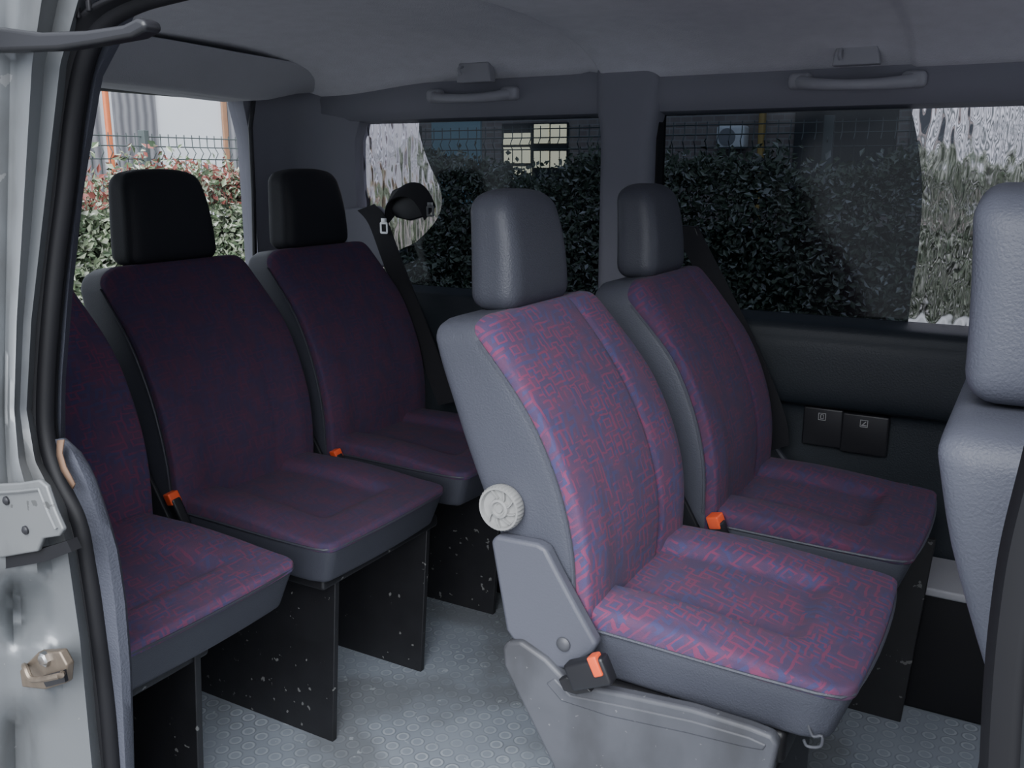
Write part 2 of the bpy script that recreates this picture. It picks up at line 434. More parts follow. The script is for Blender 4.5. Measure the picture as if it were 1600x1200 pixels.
for z in (.60, .8, 1.0, 1.2, 1.28, 1.33, 1.38, 1.45):
    k = .05*ss(1.26, 1.4, z)
    rows.append([(x + k*(i/7.0), y - (k*.6 if i < 3 else 0), z) for i, (x, y) in enumerate(cp)])
g.sheet(rows)
wf = struct(g.out('wall_far', 'trimg', solid=.004), 'grey plastic pillars and header around the far side windows', 'wall')
pr = [(2.30, 0), (2.275, .05), (2.27, .3), (2.272, .55), (2.270, .628), (2.240, .640), (2.226, .655), (2.222, .70), (2.226, .78), (2.234, .808), (2.240, .826), (2.262, .838), (2.345, .842)]
prs = smooth_path([Vector((0, a, b)) for a, b in pr], 4)
g = G(); g.sheet([[(x, p.y, p.z) for p in prs] for x in (-2.10, -1.5, -1, -.5, 0, .6, 1.2)])
low = struct(g.out('trim_2', 'trimd', solid=.004), 'dark padded side panel under the far windows', 'trim')
for (u0, v0, u1, v1, ic) in ((1256, 634, 1313, 702, 0), (1316, 644, 1384, 716, 1)):
    Yc = 2.245
    a = P(u0, v0, Y=Yc); b = P(u1, v1, Y=Yc)
    c = G().box((a.x, Yc, b.z), (b.x, Yc+.03, a.z), .005).out('panel_cover', 'blackp', low)
    iu = (u0+u1)/2; iv = v0 + (17 if ic == 0 else 18)
    q = P(iu, iv, Y=Yc); x, z, y = q.x, q.z, Yc-.0012
    gi = G(); w = .0088; h = .0013
    for (x0, z0, x1, z1) in ((-w, -w, w, -w+h), (-w, w-h, w, w), (-w, -w, -w+h, w), (w-h, -w, w, w)):
        gi.box((x+x0, y, z+z0), (x+x1, y+.002, z+z1), .0003)
    if ic == 0:
        gi.box((x-.0038, y, z-.0055), (x+.0038, y+.002, z-.0042), .0003); gi.box((x-.0038, y, z+.0042), (x+.0038, y+.002, z+.0055), .0003)
        gi.box((x-.0038, y, z-.0055), (x-.0025, y+.002, z+.0055), .0003); gi.box((x+.0025, y, z-.0055), (x+.0038, y+.002, z+.0055), .0003)
    else:
        gi.box((x-.006, y, z-.0055), (x+.006, y+.002, z-.0035), .0003)
        gi.prismY([(x-.0045, z-.0035), (x+.003, z+.0055), (x+.0048, z+.0045), (x-.0020, z-.0035)], y, y+.002)
    gi.out('pictogram', 'symbol', c)
g = G().tube(smooth_path([P(u, v, Y=2.25) for u, v in ((1200, 655), (1210, 695), (1236, 728), (1280, 747), (1330, 755), (1420, 760))], 5), .008, 8)
g.out('bead', 'vinyl_rear', low)
g = G(); g.box((-.45, 2.085, 0), (.95, 2.262, .285), .01, (2, 2, 2))
led = struct(g.out('trim_8', 'rubber'), 'dark step along the far wall with a pale top sill', 'trim')
G().box((-.45, 2.07, .285), (.95, 2.262, .305), .006).out('sill_plate', 'handle', led)
g = G(); g.box((XR-.05, .62, 0), (XR+.02, 2.13, .76), .02)
g.box((XR-.05, .62, 1.39), (XR, 2.13, 1.52), .02)
struct(g.out('wall_rear', 'trimd'), 'dark tailgate panel behind the rear seats', 'wall')
g = G(); g.box((.98, .64, 0), (1.25, 2.28, .93), .06, (2, 6, 4)); struct(g.out('dash_light_block', 'trimd'), 'unseen dark dashboard block added to cut light from the front', 'trim')  # unseen block, added to keep front light off the seat faces
def rr(x0, z0, x1, z1, r, n=5):
    out = []
    for cx, cz, a0 in ((x1-r, z1-r, 0), (x0+r, z1-r, 90), (x0+r, z0+r, 180), (x1-r, z0+r, 270)):
        for k in range(n+1):
            a = math.radians(a0+90*k/n); out.append((cx+r*math.cos(a), cz+r*math.sin(a)))
    return out
def ring(g, x0, z0, x1, z1, r, w, tf, d0, d1):
    A = rr(x0, z0, x1, z1, r); B = rr(x0+w, z0+w, x1-w, z1-w, max(.001, r-w)); n = len(A)
    V = [tf(*p, d0) for p in A]+[tf(*p, d0) for p in B]+[tf(*p, d1) for p in A]+[tf(*p, d1) for p in B]
    Fc = []
    for i in range(n):
        j = (i+1) % n
        Fc += [(i, j, n+j, n+i), (2*n+i, 3*n+i, 3*n+j, 2*n+j), (i, 2*n+i, 2*n+j, j), (n+i, n+j, 3*n+j, 3*n+i)]
    g.add(V, Fc)
TY = lambda x, z, d: Vector((x, d, z))
TX = lambda y, z, d: Vector((d, y, z))
g = G(); g.add([TX(*p, XR-.02) for p in rr(.70, .75, 2.125, 1.405, .06)], [tuple(range(24))])
w3 = struct(g.out('window_3', 'clear'), 'clear rear tailgate window', 'window')
g = G(); ring(g, .68, .73, 2.14, 1.42, .08, .025, TX, XR-.04, XR+.005); g.out('window_frame', 'rubber', w3)
YG = 2.335
def pane_rows(pix, ztop, zbot):          # boundary curve between film and bare glass, as (x, z) from top to bottom
    e = [P(u, v, Y=YG) for u, v in pix]; e = [(p.x, p.z) for p in smooth_path(e, 4)]
    return [(e[0][0], ztop)] + e[1:-1] + [(e[-1][0], zbot)]
e1 = pane_rows(((658, 172), (655, 205), (668, 250), (689, 300), (684, 340), (650, 378), (615, 400), (600, 470)), 1.36, .825)
g = G(); g.sheet([[TY(-1.895, z, YG), TY(x, z, YG)] for x, z in e1])
w1 = struct(g.out('window_1', 'wavy'), 'rear side window of rippled untinted glass beside dark film', 'window')
g = G(); g.sheet([[TY(x, z, YG), TY(-1.025, z, YG)] for x, z in e1]); g.out('tint_film', 'film', w1, label='dark tint film')
g = G(); ring(g, -1.905, .822, -1.02, 1.365, .06, .02, TY, 2.30, 2.35); g.out('window_frame', 'rubber', w1)
e2 = pane_rows(((1420, 158), (1432, 210), (1441, 290), (1436, 380), (1424, 460), (1416, 530)), 1.37, .825)
g = G(); g.sheet([[TY(x, z, YG), TY(.165, z, YG)] for x, z in e2])
w2 = struct(g.out('window_2', 'wavy'), 'middle side window of rippled untinted glass beside dark film', 'window')
g = G(); g.sheet([[TY(-.90, z, YG), TY(x, z, YG)] for x, z in e2]); g.out('tint_film', 'film', w2, label='dark tint film')
g = G(); ring(g, -.905, .822, .17, 1.375, .05, .018, TY, 2.30, 2.35); g.out('window_frame', 'rubber', w2)
g = G(); g.box((XR-.04, .60, -.35), (-1.07, .68, 1.53), .03)
struct(g.out('wall_near', 'silver'), 'silver body side behind the door opening', 'wall')
g = G(); g.box((.10, .56, -.35), (1.25, .64, 1.53), .03)
struct(g.out('wall_front', 'silver'), 'silver body side ahead of the door opening', 'wall')
g = G(); g.box((-1.07, .56, -.35), (.10, .66, -.065), .02)
struct(g.out('trim_3', 'silver'), 'silver door sill under the studded floor', 'trim')
# left jamb, lofted from rows
def lerp_rows(rows, v):
    for a, b in zip(rows, rows[1:]):
        if a[0] <= v <= b[0]:
            t = (v-a[0])/(b[0]-a[0]); return [x+(y-x)*t for x, y in zip(a[1:], b[1:])]
    return list(rows[0][1:] if v < rows[0][0] else rows[-1][1:])
JR = [(-80, 165), (0, 130), (100, 100), (300, 76), (500, 52), (640, 44), (720, 58), (790, 96), (860, 112), (1000, 133), (1200, 153), (1350, 165)]
def jY(v): return .665 - .06*ss(200, 900, v)
g = G(); rows = []
for i in range(140):
    v = -80 + i*(1430/139)
    A = lerp_rows(JR, v)[0]; y = jY(v)
    rec = .030*ss(884, 935, v)*(1-ss(955, 1030, v)) + .020*ss(1075, 1140, v)
    rows.append([P(-330, v, Y=y-.16), P(-190, v, Y=y-.15), P(-75, v, Y=y-.10), P(-20, v, Y=y-.078), P(A*.06, v, Y=y-.064+rec*.3), P(A*.16, v, Y=y-.058+rec*.8), P(A*.26, v, Y=y-.056+rec), P(A*.34, v, Y=y-.060+rec),
                 P(A*.50, v, Y=y-.057+rec), P(A*.60, v, Y=y-.046+rec*.5), P(A*.70, v, Y=y-.036+rec*.1), P(A*.94, v, Y=y-.030), P(A+6, v, Y=y-.012), P(A+30, v, Y=y+.03)])
g.sheet(rows)
jamb = struct(g.out('trim_4', 'silver', sharp=60), 'silver painted door jamb at the left of the opening', 'door jamb')
g = G(); path = [P(u, v, Y=jY(v)) for u, v in ((420, -60), (300, -22), (215, 2), (162, 35), (132, 90), (114, 180), (101, 300), (88, 400), (78, 500), (71, 600), (72, 680), (90, 745), (124, 815), (141, 900), (155, 1000), (167, 1100), (175, 1200), (184, 1330), (190, 1500), (194, 1700))]
sp = smooth_path(path, 6)
g.tube(sp, .011, 10)
seal = thing('door_seal', 'black rubber seal running down the left door jamb', 'seal', sp[-1])
bulb = g.out('bulb', 'rubber', seal)
g = G(); g.sheet([[p+Vector((-.020, -.022, 0)), p+Vector((-.012, -.018, 0)), p+Vector((0, -.008, 0)), p+Vector((.004, .012, 0))] for p in sp]); lip = g.out('lip', 'rubber', seal, solid=.004)
g = G()
for i in range(14, len(sp)-20, 2):
    p = sp[i]+Vector((-.023, -.0235, 0)); g.box(p-Vector((.0028, .002, .0055)), p+Vector((.0028, .002, .0055)), .0015)
g.out('clip_row', 'rubber', seal)
# inner pillar trim
g = G(); rows = []
UT = [(-40, 190, 235), (30, 172, 205), (120, 140, 158), (300, 115, 128), (450, 100, 112), (600, 90, 100), (720, 86, 100)]
for i in range(25):
    v = -40+i*760/24; a, b = lerp_rows(UT, v); y = jY(v)
    rows.append([P(a-22, v, Y=y+.012), P((a+b)/2, v, Y=y+.02), P(b, v, Y=y+.04), P(b-14, v, Y=y+.075)])
g.sheet(rows); struct(g.out('trim_5', 'vinyl', solid=.003), 'thin grey trim strip inside the door seal', 'trim')
g = G(); rows = []
LT = [(686, 84, 102), (705, 86, 124), (740, 92, 146), (800, 118, 166), (860, 132, 184), (940, 142, 196), (1040, 154, 204), (1200, 168, 208), (1330, 176, 210)]
for i in range(31):
    v = 686+i*644/30; a, b = lerp_rows(LT, v); y = jY(v)
    rows.append([P(a-8, v, Y=y+.010), P(a+(b-a)*.3, v, Y=y+.004), P(a+(b-a)*.7, v, Y=y+.006), P(b-3, v, Y=y+.016), P(b, v, Y=y+.03), P(b-8, v, Y=y+.09)])
g.sheet(rows); lt = g.out('pillar_trim', 'vinyl', solid=.003); tag(lt, 'grey padded trim on the left door pillar with a torn top', 'trim')
g = G(); g.sheet([[P(90, 688, Y=.612), P(100, 687, Y=.612)], [P(89, 712, Y=.608), P(97, 708, Y=.608)], [P(96, 735, Y=.604), P(103, 729, Y=.604)], [P(114, 764, Y=.600), P(117, 756, Y=.600)]])
g.out('torn_edge', 'brown', lt, solid=.002, label='brown torn backing')
yb = jY(800)-.072
pl = thing('bracket_plate', 'pale silver bracket plate with two rivets on the left jamb', 'bracket', P(40, 860, Y=yb))
g = G(); g.prism([P(u, v, Y=yb) for u, v in ((-60, 760), (30, 755), (60, 750), (72, 760), (84, 796), (98, 828), (92, 838), (66, 842), (58, 862), (0, 872), (-60, 874))], (0, .006, 0)); g.out('plate', 'silverw', pl, bevel=.002)
g = G(); g.tube([P(u, v, Y=yb-.001) for u, v in ((-40, 772), (28, 768), (62, 764), (76, 800), (88, 826))], .0022, 6); g.out('pressed_edge', 'silverw', pl)
g = G(); g.prism([P(u, v, Y=yb+.006) for u, v in ((-60, 872), (0, 870), (64, 858), (104, 845), (112, 862), (70, 878), (0, 890), (-60, 893))], (0, .012, 0)); g.out('dark_gap', 'rubber', pl)  # black strip stands in for the shade in the gap below the plate
for u, v in ((11, 782), (41, 828)):
    c = P(u, v, Y=yb); G().latheY(c, [(.0048, .002), (.0048, -.002), (.003, -.0035), (.001, -.004)], 20).out('rivet', 'blackp', pl)
ys_ = jY(1050)-.066
stt = thing('door_striker', 'bronze metal door striker bolted to the left jamb', 'striker', P(65, 1082, Y=ys_))
g = G(); g.prism([P(u, v, Y=ys_) for u, v in ((30, 1048), (58, 1020), (92, 1018), (104, 1040), (102, 1068), (70, 1078), (34, 1074))], (0, .010, 0)); g.out('plate', 'rust', stt, bevel=.002)
c = P(72, 1029, Y=ys_); G().latheY(c, [(.0085, .002), (.0085, -.004), (.006, -.006), (.002, -.006)], 6).out('bolt', 'chrome', stt)
g = G(); g.tube(smooth_path([P(38, 1040, Y=ys_), P(40, 1044, Y=ys_-.014), P(52, 1062, Y=ys_-.016), P(92, 1056, Y=ys_-.016), P(98, 1052, Y=ys_)], 5), .0034, 8); g.out('loop', 'rust', stt)
g = G(); g.prism([P(u, v, Y=ys_-.004) for u, v in ((64, 1058), (98, 1048), (102, 1066), (72, 1074))], (0, .004, 0)); g.out('slot', 'blackp', stt)
yr = jY(50)-.085
g = G(); g.prism([P(u, v, Y=yr) for u, v in ((-120, 46), (0, 42), (60, 50), (130, 47), (190, 38), (212, 27), (224, 31), (226, 46), (205, 58), (150, 68), (90, 77), (0, 80), (-120, 80))], (0, .02, 0))
tag(g.out('rail_cover', 'blackp', bevel=.004), 'black plastic rail cover across the top of the left jamb', 'rail')
pathR = smooth_path([P(u, v, Y=.60) for u, v in ((1706, 480), (1660, 620), (1628, 740), (1598, 860), (1580, 980), (1570, 1090), (1564, 1200))], 6)
q0 = pathR[-1]; pathR += [Vector((q0.x-.01*i, .60, q0.z+(-.06-q0.z)*i/6)) for i in range(1, 7)]
g = G(); g.sheet([[p+Vector((-.010, .012, 0)), p+Vector((-.011, .002, 0)), p+Vector((-.006, -.006, 0)), p+Vector((.004, -.009, 0)), p+Vector((.012, -.008, 0))] for p in pathR]); tag(g.out('door_seal', 'rubber', solid=.003), 'black rubber seal down the right edge of the opening', 'seal')
g = G(); g.sheet([[p+Vector((.010, -.007, 0)), p+Vector((.03, -.03, 0)), p+Vector((.12, -.045, 0))] for p in pathR])
struct(g.out('trim_6', 'silver', solid=.003), 'silver front door pillar edge at right', 'trim')
# ------------------------------------------------------------------ seats
def make_seat(label, X, Y, zc, zt, bdx, hw, hh, hmat, vin='vinyl', fab='fab', knob=False, plates=(), buckle=None, group=None, hw2=.210, rdx=0., hdx=0., lean=.182, shoulder=.030, seam=.003, gap=-.008, rear=.012):
    t = thing('van_seat', label, 'seat', (X, Y, 0), group)
    O = Vector((X, Y, 0))
    zb = zc-.045; z0 = zc+.064; H = zt-z0
    def xf(z):
        s = max(0, (z-z0)/H); return -.351+bdx-lean*s*s
    def xr(z):
        s = max(-.3, min(1.05, (z-z0)/H)); return -.475+bdx-.20*s+.052*s*s - rdx*(1-.25*ss(.7, 1, s))
    def wid(z):
        s = (z-zb)/(zt-zb); w = hw2*(.97+.03*min(1, s*2.5))
        if s > .6: w *= 1-.050*((s-.6)/.4)**2
        return w
    hz = (zt-zb)/2; zm = (zt+zb)/2
    def drop(a, s):            # rounded shoulders
        return shoulder*max(0., (a-.72)/.28)**2.8*ss(.66, 1, s)
    def fs(p):
        z = zm+p.z; q = (p.x/.05+1)/2
        w = wid(z)*(.985+.015*q)
        return O+Vector((xr(z)+(xf(z)-xr(z))*q, p.y/hw2*w, z-drop(abs(p.y)/hw2, (z-zb)/(zt-zb))-rear*(1-q)*ss(.7, 1, (z-zb)/(zt-zb))))
    sh = G().rbox((.05, hw2, hz), .020, (3, 18, 16), fs).out('backrest_shell', vin, t)
    hzf = hz-.001
    def ff(p):
        z = zm+p.z; q = p.x/.02; s = (z-zb)/(zt-zb); w = wid(z)
        ty = p.y/.2; a = abs(ty)
        x = xf(z)-.016+(q+1)/2*.023
        if q > 0:
            b = .006*math.exp(-((a-.78)/.18)**2)*(1-.9*ss(.30, .85, s)) - seam*math.exp(-((ty-.36-.06*s)/.028)**2) + .005*math.cos(min(1, a)*PI/2)*ss(.0, .35, s) + seam*.6*ss(.36+.06*s, .58, ty)*(1-ss(.75, 1, a))
            x += q*b
        return O+Vector((x, ty*w*.999, z-drop(a, s)))
    G().rbox((.02, .2, hzf), .010, (1, 60, 22), ff).out('backrest_panel', fab, t)
    for sgn in (-1, 1):
        seq = []
        for i in range(18):
            z = zc+.02+(zt-.018-zc-.02)*i/17; s = (z-zb)/(zt-zb)
            seq.append(O+Vector((xf(z)-.016, sgn*(wid(z)*.999+.0015), z-drop(.99, s))))
        G().tube(seq, .0026, 6).out('piping', vin, sh)
    x0 = -.40+bdx; hx = -x0/2; xm = x0/2
    def cw(x): return .206*(1-.075*max(0, (x+.04)/.04)**2)*(1-.05*ss(-.10, -.4, x))
    def cf(p):
        x = xm+p.x; q = p.z/.02; ty = p.y/.195; a = abs(ty)
        th = .009+.019*ss(.0, -.30, x)
        z = zc-.012+(q+1)/2*(th+.012)
        if q > 0:
            ins = (1-ss(.44, .56, a))*ss(-.080, -.115, x)
            z += q*(-.017*ins + .006*math.exp(-((a-.75)/.18)**2)*ss(-.03, -.2, x) + .004*(1-a*a))
        return O+Vector((x+.008*(1-ty*ty)*ss(-.1, 0, x), ty*cw(x), z))
    cu = G().rbox((hx, .195, .02), .012, (44, 44, 1), cf).out('seat_cushion', fab, t)
    def sf(p):
        x = xm+p.x; q = (p.z/.045+1)/2; ty = p.y/.195
        x2 = x - (1-q)*.030*ss(-.25, 0, x)
        return O+Vector((x2+.008*(1-ty*ty)*ss(-.1, 0, x), ty*cw(x)*(.93+.07*q), zc-.086+q*.086))
    G().rbox((hx, .195, .045), .012, (14, 14, 3), sf).out('cushion_skirt', vin, t)
    seq = []
    n = 14
    for i in range(n):
        x = x0+.03+(-.016-x0-.03)*i/(n-1); seq.append((x, -cw(x)-.001))
    for i in range(0, 10):
        y = -.186+.372*i/9; seq.append((.001+.008*(1-(y/.206)**2)-.005*abs(y/.186)**3, y))
    for i in reversed(range(n)):
        x = x0+.03+(-.016-x0-.03)*i/(n-1); seq.append((x, cw(x)+.001))
    G().tube([O+Vector((x, y, zc-.003)) for x, y in seq], .0026, 6).out('piping', vin, cu)
    hx_ = (xf(zt)-.59+bdx)/2-.010+hdx; hzh = hh/2
    def hf(p):
        s = max(0., (p.z/hzh+1)/2)
        w = (1-.17*s**1.6)
        x = hx_+p.x*(1-.15*s)-.018*s + .008*math.sin(s*PI)*(1 if p.x > 0 else .3)
        zz = zt+gap+hh*s - .014*(abs(p.y)/(hw/2))**2.5*ss(.6, 1, s)
        return O+Vector((x, p.y*w, zz))
    G().rbox((.044, hw/2, hzh), .028, (4, 12, 10), hf).out('headrest', hmat, t)
    for sgn in (-1, 1):
        G().cyl(O+Vector((hx_, sgn*.055, zt-.04)), O+Vector((hx_, sgn*.055, zt+.02)), .007, 12).out('headrest_post', 'blackp', t)
    if buckle:
        c = P(buckle[0], buckle[1], Y=Y-.221); sc = buckle[2]
        d = Vector((-.30, -.15, .94)).normalized(); e = Vector((.95, -.25, .25)); e = (e-d*e.dot(d)).normalized(); f_ = d.cross(e)
        def bf(p): return c + (d*(p.z-.022) + e*p.x + f_*p.y)*sc
        bk = G().rbox((.015, .010, .030), .005, (1, 1, 1), bf).out('belt_buckle', 'blackp', t)
        def rf(p): return c + (d*(p.z+.008) + e*(p.x+.001) + f_*p.y)*sc
        G().rbox((.0120, .0112, .012), .003, (1, 1, 1), rf).out('release_button', 'red', bk, label='orange red release button')
    if not knob:
        g = G(); yy = -hw2-.006
        g.prism([O+Vector((x, yy, z)) for x, z in ((-.56+bdx, zc+.02), (-.50+bdx, zc-.075), (-.34+bdx, zc-.085), (-.365+bdx, zc-.02), (-.435+bdx, zc+.10), (-.50+bdx, zc+.22), (-.515+bdx, zc+.2))], (0, .01, 0))
        g.out('hinge_plate', 'vinyl_dark', t, bevel=.003)
    for (yo, xa, xb) in plates:
        g = G()
        ztop = zc-.086
        g.prism([O+Vector((x, yo-.007, z)) for x, z in ((xb, 0), (xa, 0), (xa+.03, ztop), (xb+.04, ztop))], (0, .014, 0))
        g.out('leg', 'black', t, bevel=.002)
    if plates:
        ya = min(p[0] for p in plates); yb_ = max(p[0] for p in plates)
        G().box(O+Vector((-.36, ya-.05, zc-.112)), O+Vector((-.05, yb_+.03, zc-.082)), .008).out('seat_rail', 'black', t)
    return t, O, zc, zt
GR = 'purple seats of the rear row'
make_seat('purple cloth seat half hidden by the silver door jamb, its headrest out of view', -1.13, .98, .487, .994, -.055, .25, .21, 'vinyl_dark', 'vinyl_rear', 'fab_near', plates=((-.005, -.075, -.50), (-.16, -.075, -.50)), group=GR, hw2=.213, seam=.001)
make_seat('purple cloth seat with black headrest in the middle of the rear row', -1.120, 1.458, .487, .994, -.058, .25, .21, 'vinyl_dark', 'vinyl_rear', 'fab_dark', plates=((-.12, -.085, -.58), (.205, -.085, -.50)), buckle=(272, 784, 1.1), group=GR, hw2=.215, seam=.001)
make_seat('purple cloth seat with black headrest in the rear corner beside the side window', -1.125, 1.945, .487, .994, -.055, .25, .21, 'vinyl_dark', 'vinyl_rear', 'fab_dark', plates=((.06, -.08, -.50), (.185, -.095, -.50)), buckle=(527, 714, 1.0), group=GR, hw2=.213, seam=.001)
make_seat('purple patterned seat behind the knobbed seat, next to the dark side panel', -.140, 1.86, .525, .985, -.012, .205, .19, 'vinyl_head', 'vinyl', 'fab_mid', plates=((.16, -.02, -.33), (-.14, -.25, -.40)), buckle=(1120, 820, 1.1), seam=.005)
t, O, zc, zt = make_seat('purple patterned seat with round pale recliner knob and grey hinge cover', -.148, 1.343, .535, .984, -.031, .21, .19, 'vinyl_head', knob=True, shoulder=.018, seam=.007)
kc = P(783, 793, Y=1.120)
kn = G().latheY(kc, [(.030, .016), (.034, .010), (.0345, .004, 1), (.0345, -.006, 1), (.033, -.009), (.030, -.009), (.028, -.003), (.016, -.002), (.0145, -.008), (.011, -.009), (.009, -.005), (.007, -.005), (.006, -.008), (.002, -.008)], 144, 36, .022).out('recliner_knob', 'knob', t)
g = G()
for k in range(9):
    if k in (3, 4): continue
    a = k*2*PI/9+.3; a2 = a+.5
    pts = []
    for i in range(6):
        s = i/5; r = .0155+.0135*s; an = a+(a2-a)*s*.6
        pts.append(kc+Vector((math.cos(an)*r, -.005, math.sin(an)*r)))
    g.strap(pts, Vector((0, .003, 0)), .0009)
g.out('knob_ribs', 'knob', kn)
yb = 1.110
def px(pts, Y): return [P(u, v, Y=Y) for u, v in pts]
hc = G().prism(px(((766, 846), (774, 838), (838, 850), (852, 858), (868, 890), (900, 950), (932, 1008), (926, 1020), (890, 1046), (872, 1046), (800, 1000), (790, 985)), yb), (0, .024, 0)).out('hinge_cover', 'cover', t, bevel=.006)
c = P(881, 1006, Y=yb); G().latheY(c, [(.011, .004), (.011, -.003), (.008, -.006), (.003, -.007)], 24).out('cap', 'steel', hc)
YFR = 1.10
base = px(((784, 1012), (790, 1004), (812, 1002), (852, 1030), (888, 1068), (960, 1082), (1080, 1108), (1170, 1136), (1206, 1150), (1216, 1166), (1208, 1200)), YFR)
zl = .01
low_l = P(862, 1195, Y=YFR)
fr = base + [Vector((base[-1].x-.002, YFR, base[-1].z-.05)), Vector((base[-1].x-.004, YFR, zl)), Vector((low_l.x+.05, YFR, zl)), Vector((low_l.x+.01, YFR, low_l.z-.06)), low_l] + px(((815, 1100), (786, 1040)), YFR)
G().prism(fr, (0, .022, 0)).out('base_frame', 'steel', t, bevel=.006)
G().prism(px(((866, 1060), (890, 1086), (960, 1100), (1080, 1126), (1170, 1152), (1198, 1165), (1192, 1174), (1160, 1168), (1070, 1146), (950, 1120), (876, 1096), (852, 1068)), YFR-.002), (0, .008, 0)).out('frame_flange', 'steel', t, bevel=.003)
g = G(); g.box((-.46, 1.14, 0), (-.25, 1.45, .36), .01); g.box((-.56, 1.15, .40), (-.23, 1.52, .450), .01)
g.out('pedestal', 'black', t)
c = P(922, 1050, Y=1.080)
d = Vector((.90, 0, .44)).normalized(); e = Vector((-.44, 0, .90)).normalized()
def bf(p): return c + d*p.x + e*p.z + Vector((0, p.y, 0))
bk = G().rbox((.034, .012, .021), .006, (1, 1, 1), bf).out('belt_buckle', 'blackp', t)
def rf(p): return c + d*(p.x+.020) + e*(p.z+.011) + Vector((0, p.y-.006, 0))
G().rbox((.0075, .010, .015), .003, (1, 1, 1), rf).out('release_button', 'red', bk, label='orange red release button')
G().prism(px(((872, 1062), (884, 1058), (912, 1070), (924, 1082), (900, 1086), (880, 1080)), 1.083), (0, .012, 0)).out('buckle_bracket', 'black', t, bevel=.002)
g = G(); g.tube(smooth_path([P(u, v, Y=1.15) for u, v in ((1262, 1130), (1270, 1150), (1284, 1150), (1282, 1166), (1262, 1166), (1256, 1156))], 4), .0022, 8); g.out('latch_hook', 'steel', t)
t, O, zc, zt = make_seat('pale grey vinyl seat back seen edge-on at the right of the opening', .575, 1.02, .535, .988, 0, .235, .196, 'vinyl_light', 'vinyl_light', 'fab', hw2=.215, rdx=.022, hdx=-.022, lean=.159, shoulder=.012, gap=.002, rear=.002)
g = G(); g.box(O+Vector((-.42, -.17, 0)), O+Vector((-.06, .17, .455)), .02); g.out('pedestal', 'black', t)
# ------------------------------------------------------------------ fittings on the far wall
def grab(u0, u1, v0, v1, label):
    a = P(u0, v0, Y=2.262); b = P(u1, v1, Y=2.262)
    t = thing('grab_handle', label, 'handle', (a+b)/2, 'ceiling grab handles')
    pts = []
    for i in range(21):
        s = i/20; p = a.lerp(b, s)
        k = math.sin(PI*s)**.45 if 0 < s < 1 else 0
        pts.append(p+Vector((0, -.042*k, -.012*k)))
    G().tube(pts, [.015-.003*math.sin(PI*i/20) for i in range(21)], 10).out('grip', 'handle', t)
    for q in (a, b):
        G().box(q+Vector((-.026, -.014, -.018)), q+Vector((.026, .02, .018)), .012).out('end_mount', 'handle', t)
    return t
grab(680, 796, 150, 146, 'grey grab handle above the rear side window')
grab(1250, 1428, 127, 124, 'grey grab handle above the middle side window')
for u0, v0, u1, v1, lab in ((706, 98, 760, 126, 'small grey coat hook moulding nearer the rear of the headliner edge'), (1298, 70, 1372, 98, 'small grey coat hook moulding above the middle side window')):
    Y = 2.19
    a = P(u0, v0, Y=Y); b = P(u1, v1, Y=Y)
    g = G(); g.prism([(a.x, Y+.02, b.z), (b.x, Y+.02, b.z), (b.x-.008, Y+.02, a.z), (a.x+.008, Y+.02, a.z)], (0, .03, 0))
    t = thing('coat_hook', lab, 'hook', ((a.x+b.x)/2, Y, b.z), 'coat hooks')
    g.out('base', 'handle', t, bevel=.004)
    x = a.x+(b.x-a.x)*.2
    G().tube(smooth_path([(x, Y+.022, a.z-.01), (x, Y+.005, a.z-.012), (x, Y, a.z-.022), (x, Y+.008, a.z-.03)], 4), .004, 8).out('hook', 'handle', t)
def belt(label, loc, straps, guide, tongue):
    t = thing('seat_belt', label, 'seat belt', loc)
    for path, w in straps: G().strap(smooth_path(path, 5), w).out('strap', 'webbing', t)
    if guide: G().prism(guide, (0, .02, 0)).out('guide', 'blackp', t, bevel=.004)
    for (u, v, Y, s) in tongue:
        p = P(u, v, Y=Y); g = G()
        ring(g, p.x-.014*s, p.z-.017*s, p.x+.014*s, p.z+.017*s, .005, .006*s, TY, Y-.004, Y)
        g.box((p.x-.010*s, Y-.004, p.z+.015*s), (p.x+.010*s, Y, p.z+.028*s), .001)
        g.out('tongue', 'chrome', t, label='bright metal belt tongue')
    return t
belt('black seat belt hanging beside the rear corner seat', P(640, 450, Y=2.2),
     [([P(572, 324, Y=2.235), P(590, 346, Y=2.225), P(612, 405, Y=2.20), P(645, 490, Y=2.18), P(700, 630, Y=2.185)], Vector((.032, 0, .010))),
      ([P(610, 345, Y=2.27), P(612, 312, Y=2.255), P(628, 298, Y=2.245), P(648, 298, Y=2.24), P(662, 312, Y=2.24), P(672, 334, Y=2.25)], Vector((.014, .01, .020)))],
     px(((604, 318), (612, 298), (634, 288), (660, 296), (668, 310), (664, 338), (640, 345), (618, 340)), 2.262), [(601, 356, 2.205, 1.), (673, 330, 2.235, .9)])
belt('black seat belt on the pillar between the two side windows', P(1100, 450, Y=2.2),
     [([P(1074, 360, Y=2.24), P(1090, 392, Y=2.225), P(1122, 455, Y=2.20), P(1166, 545, Y=2.17), P(1208, 650, Y=2.175), P(1216, 700, Y=2.2)], Vector((.026, 0, .012)))],
     px(((1060, 352), (1086, 354), (1094, 372), (1086, 388), (1070, 386)), 2.232), [])
g = G().prism(px(((536, 326), (590, 322), (604, 336), (598, 372), (612, 410), (590, 420), (545, 400)), 2.262), (0, .02, 0))
tag(g.out('belt_bracket', 'trimg', bevel=.006), 'grey plastic belt housing at the foot of the rear pillar', 'bracket')
g = G().tube([P(398, 140, X=-2.09), P(391, 200, X=-2.09), P(396, 300, X=-2.09), P(398, 400, X=-2.09)], .007, 8)
tag(g.out('gas_strut', 'blackp'), 'thin black tailgate strut at the right of the rear window', 'strut')
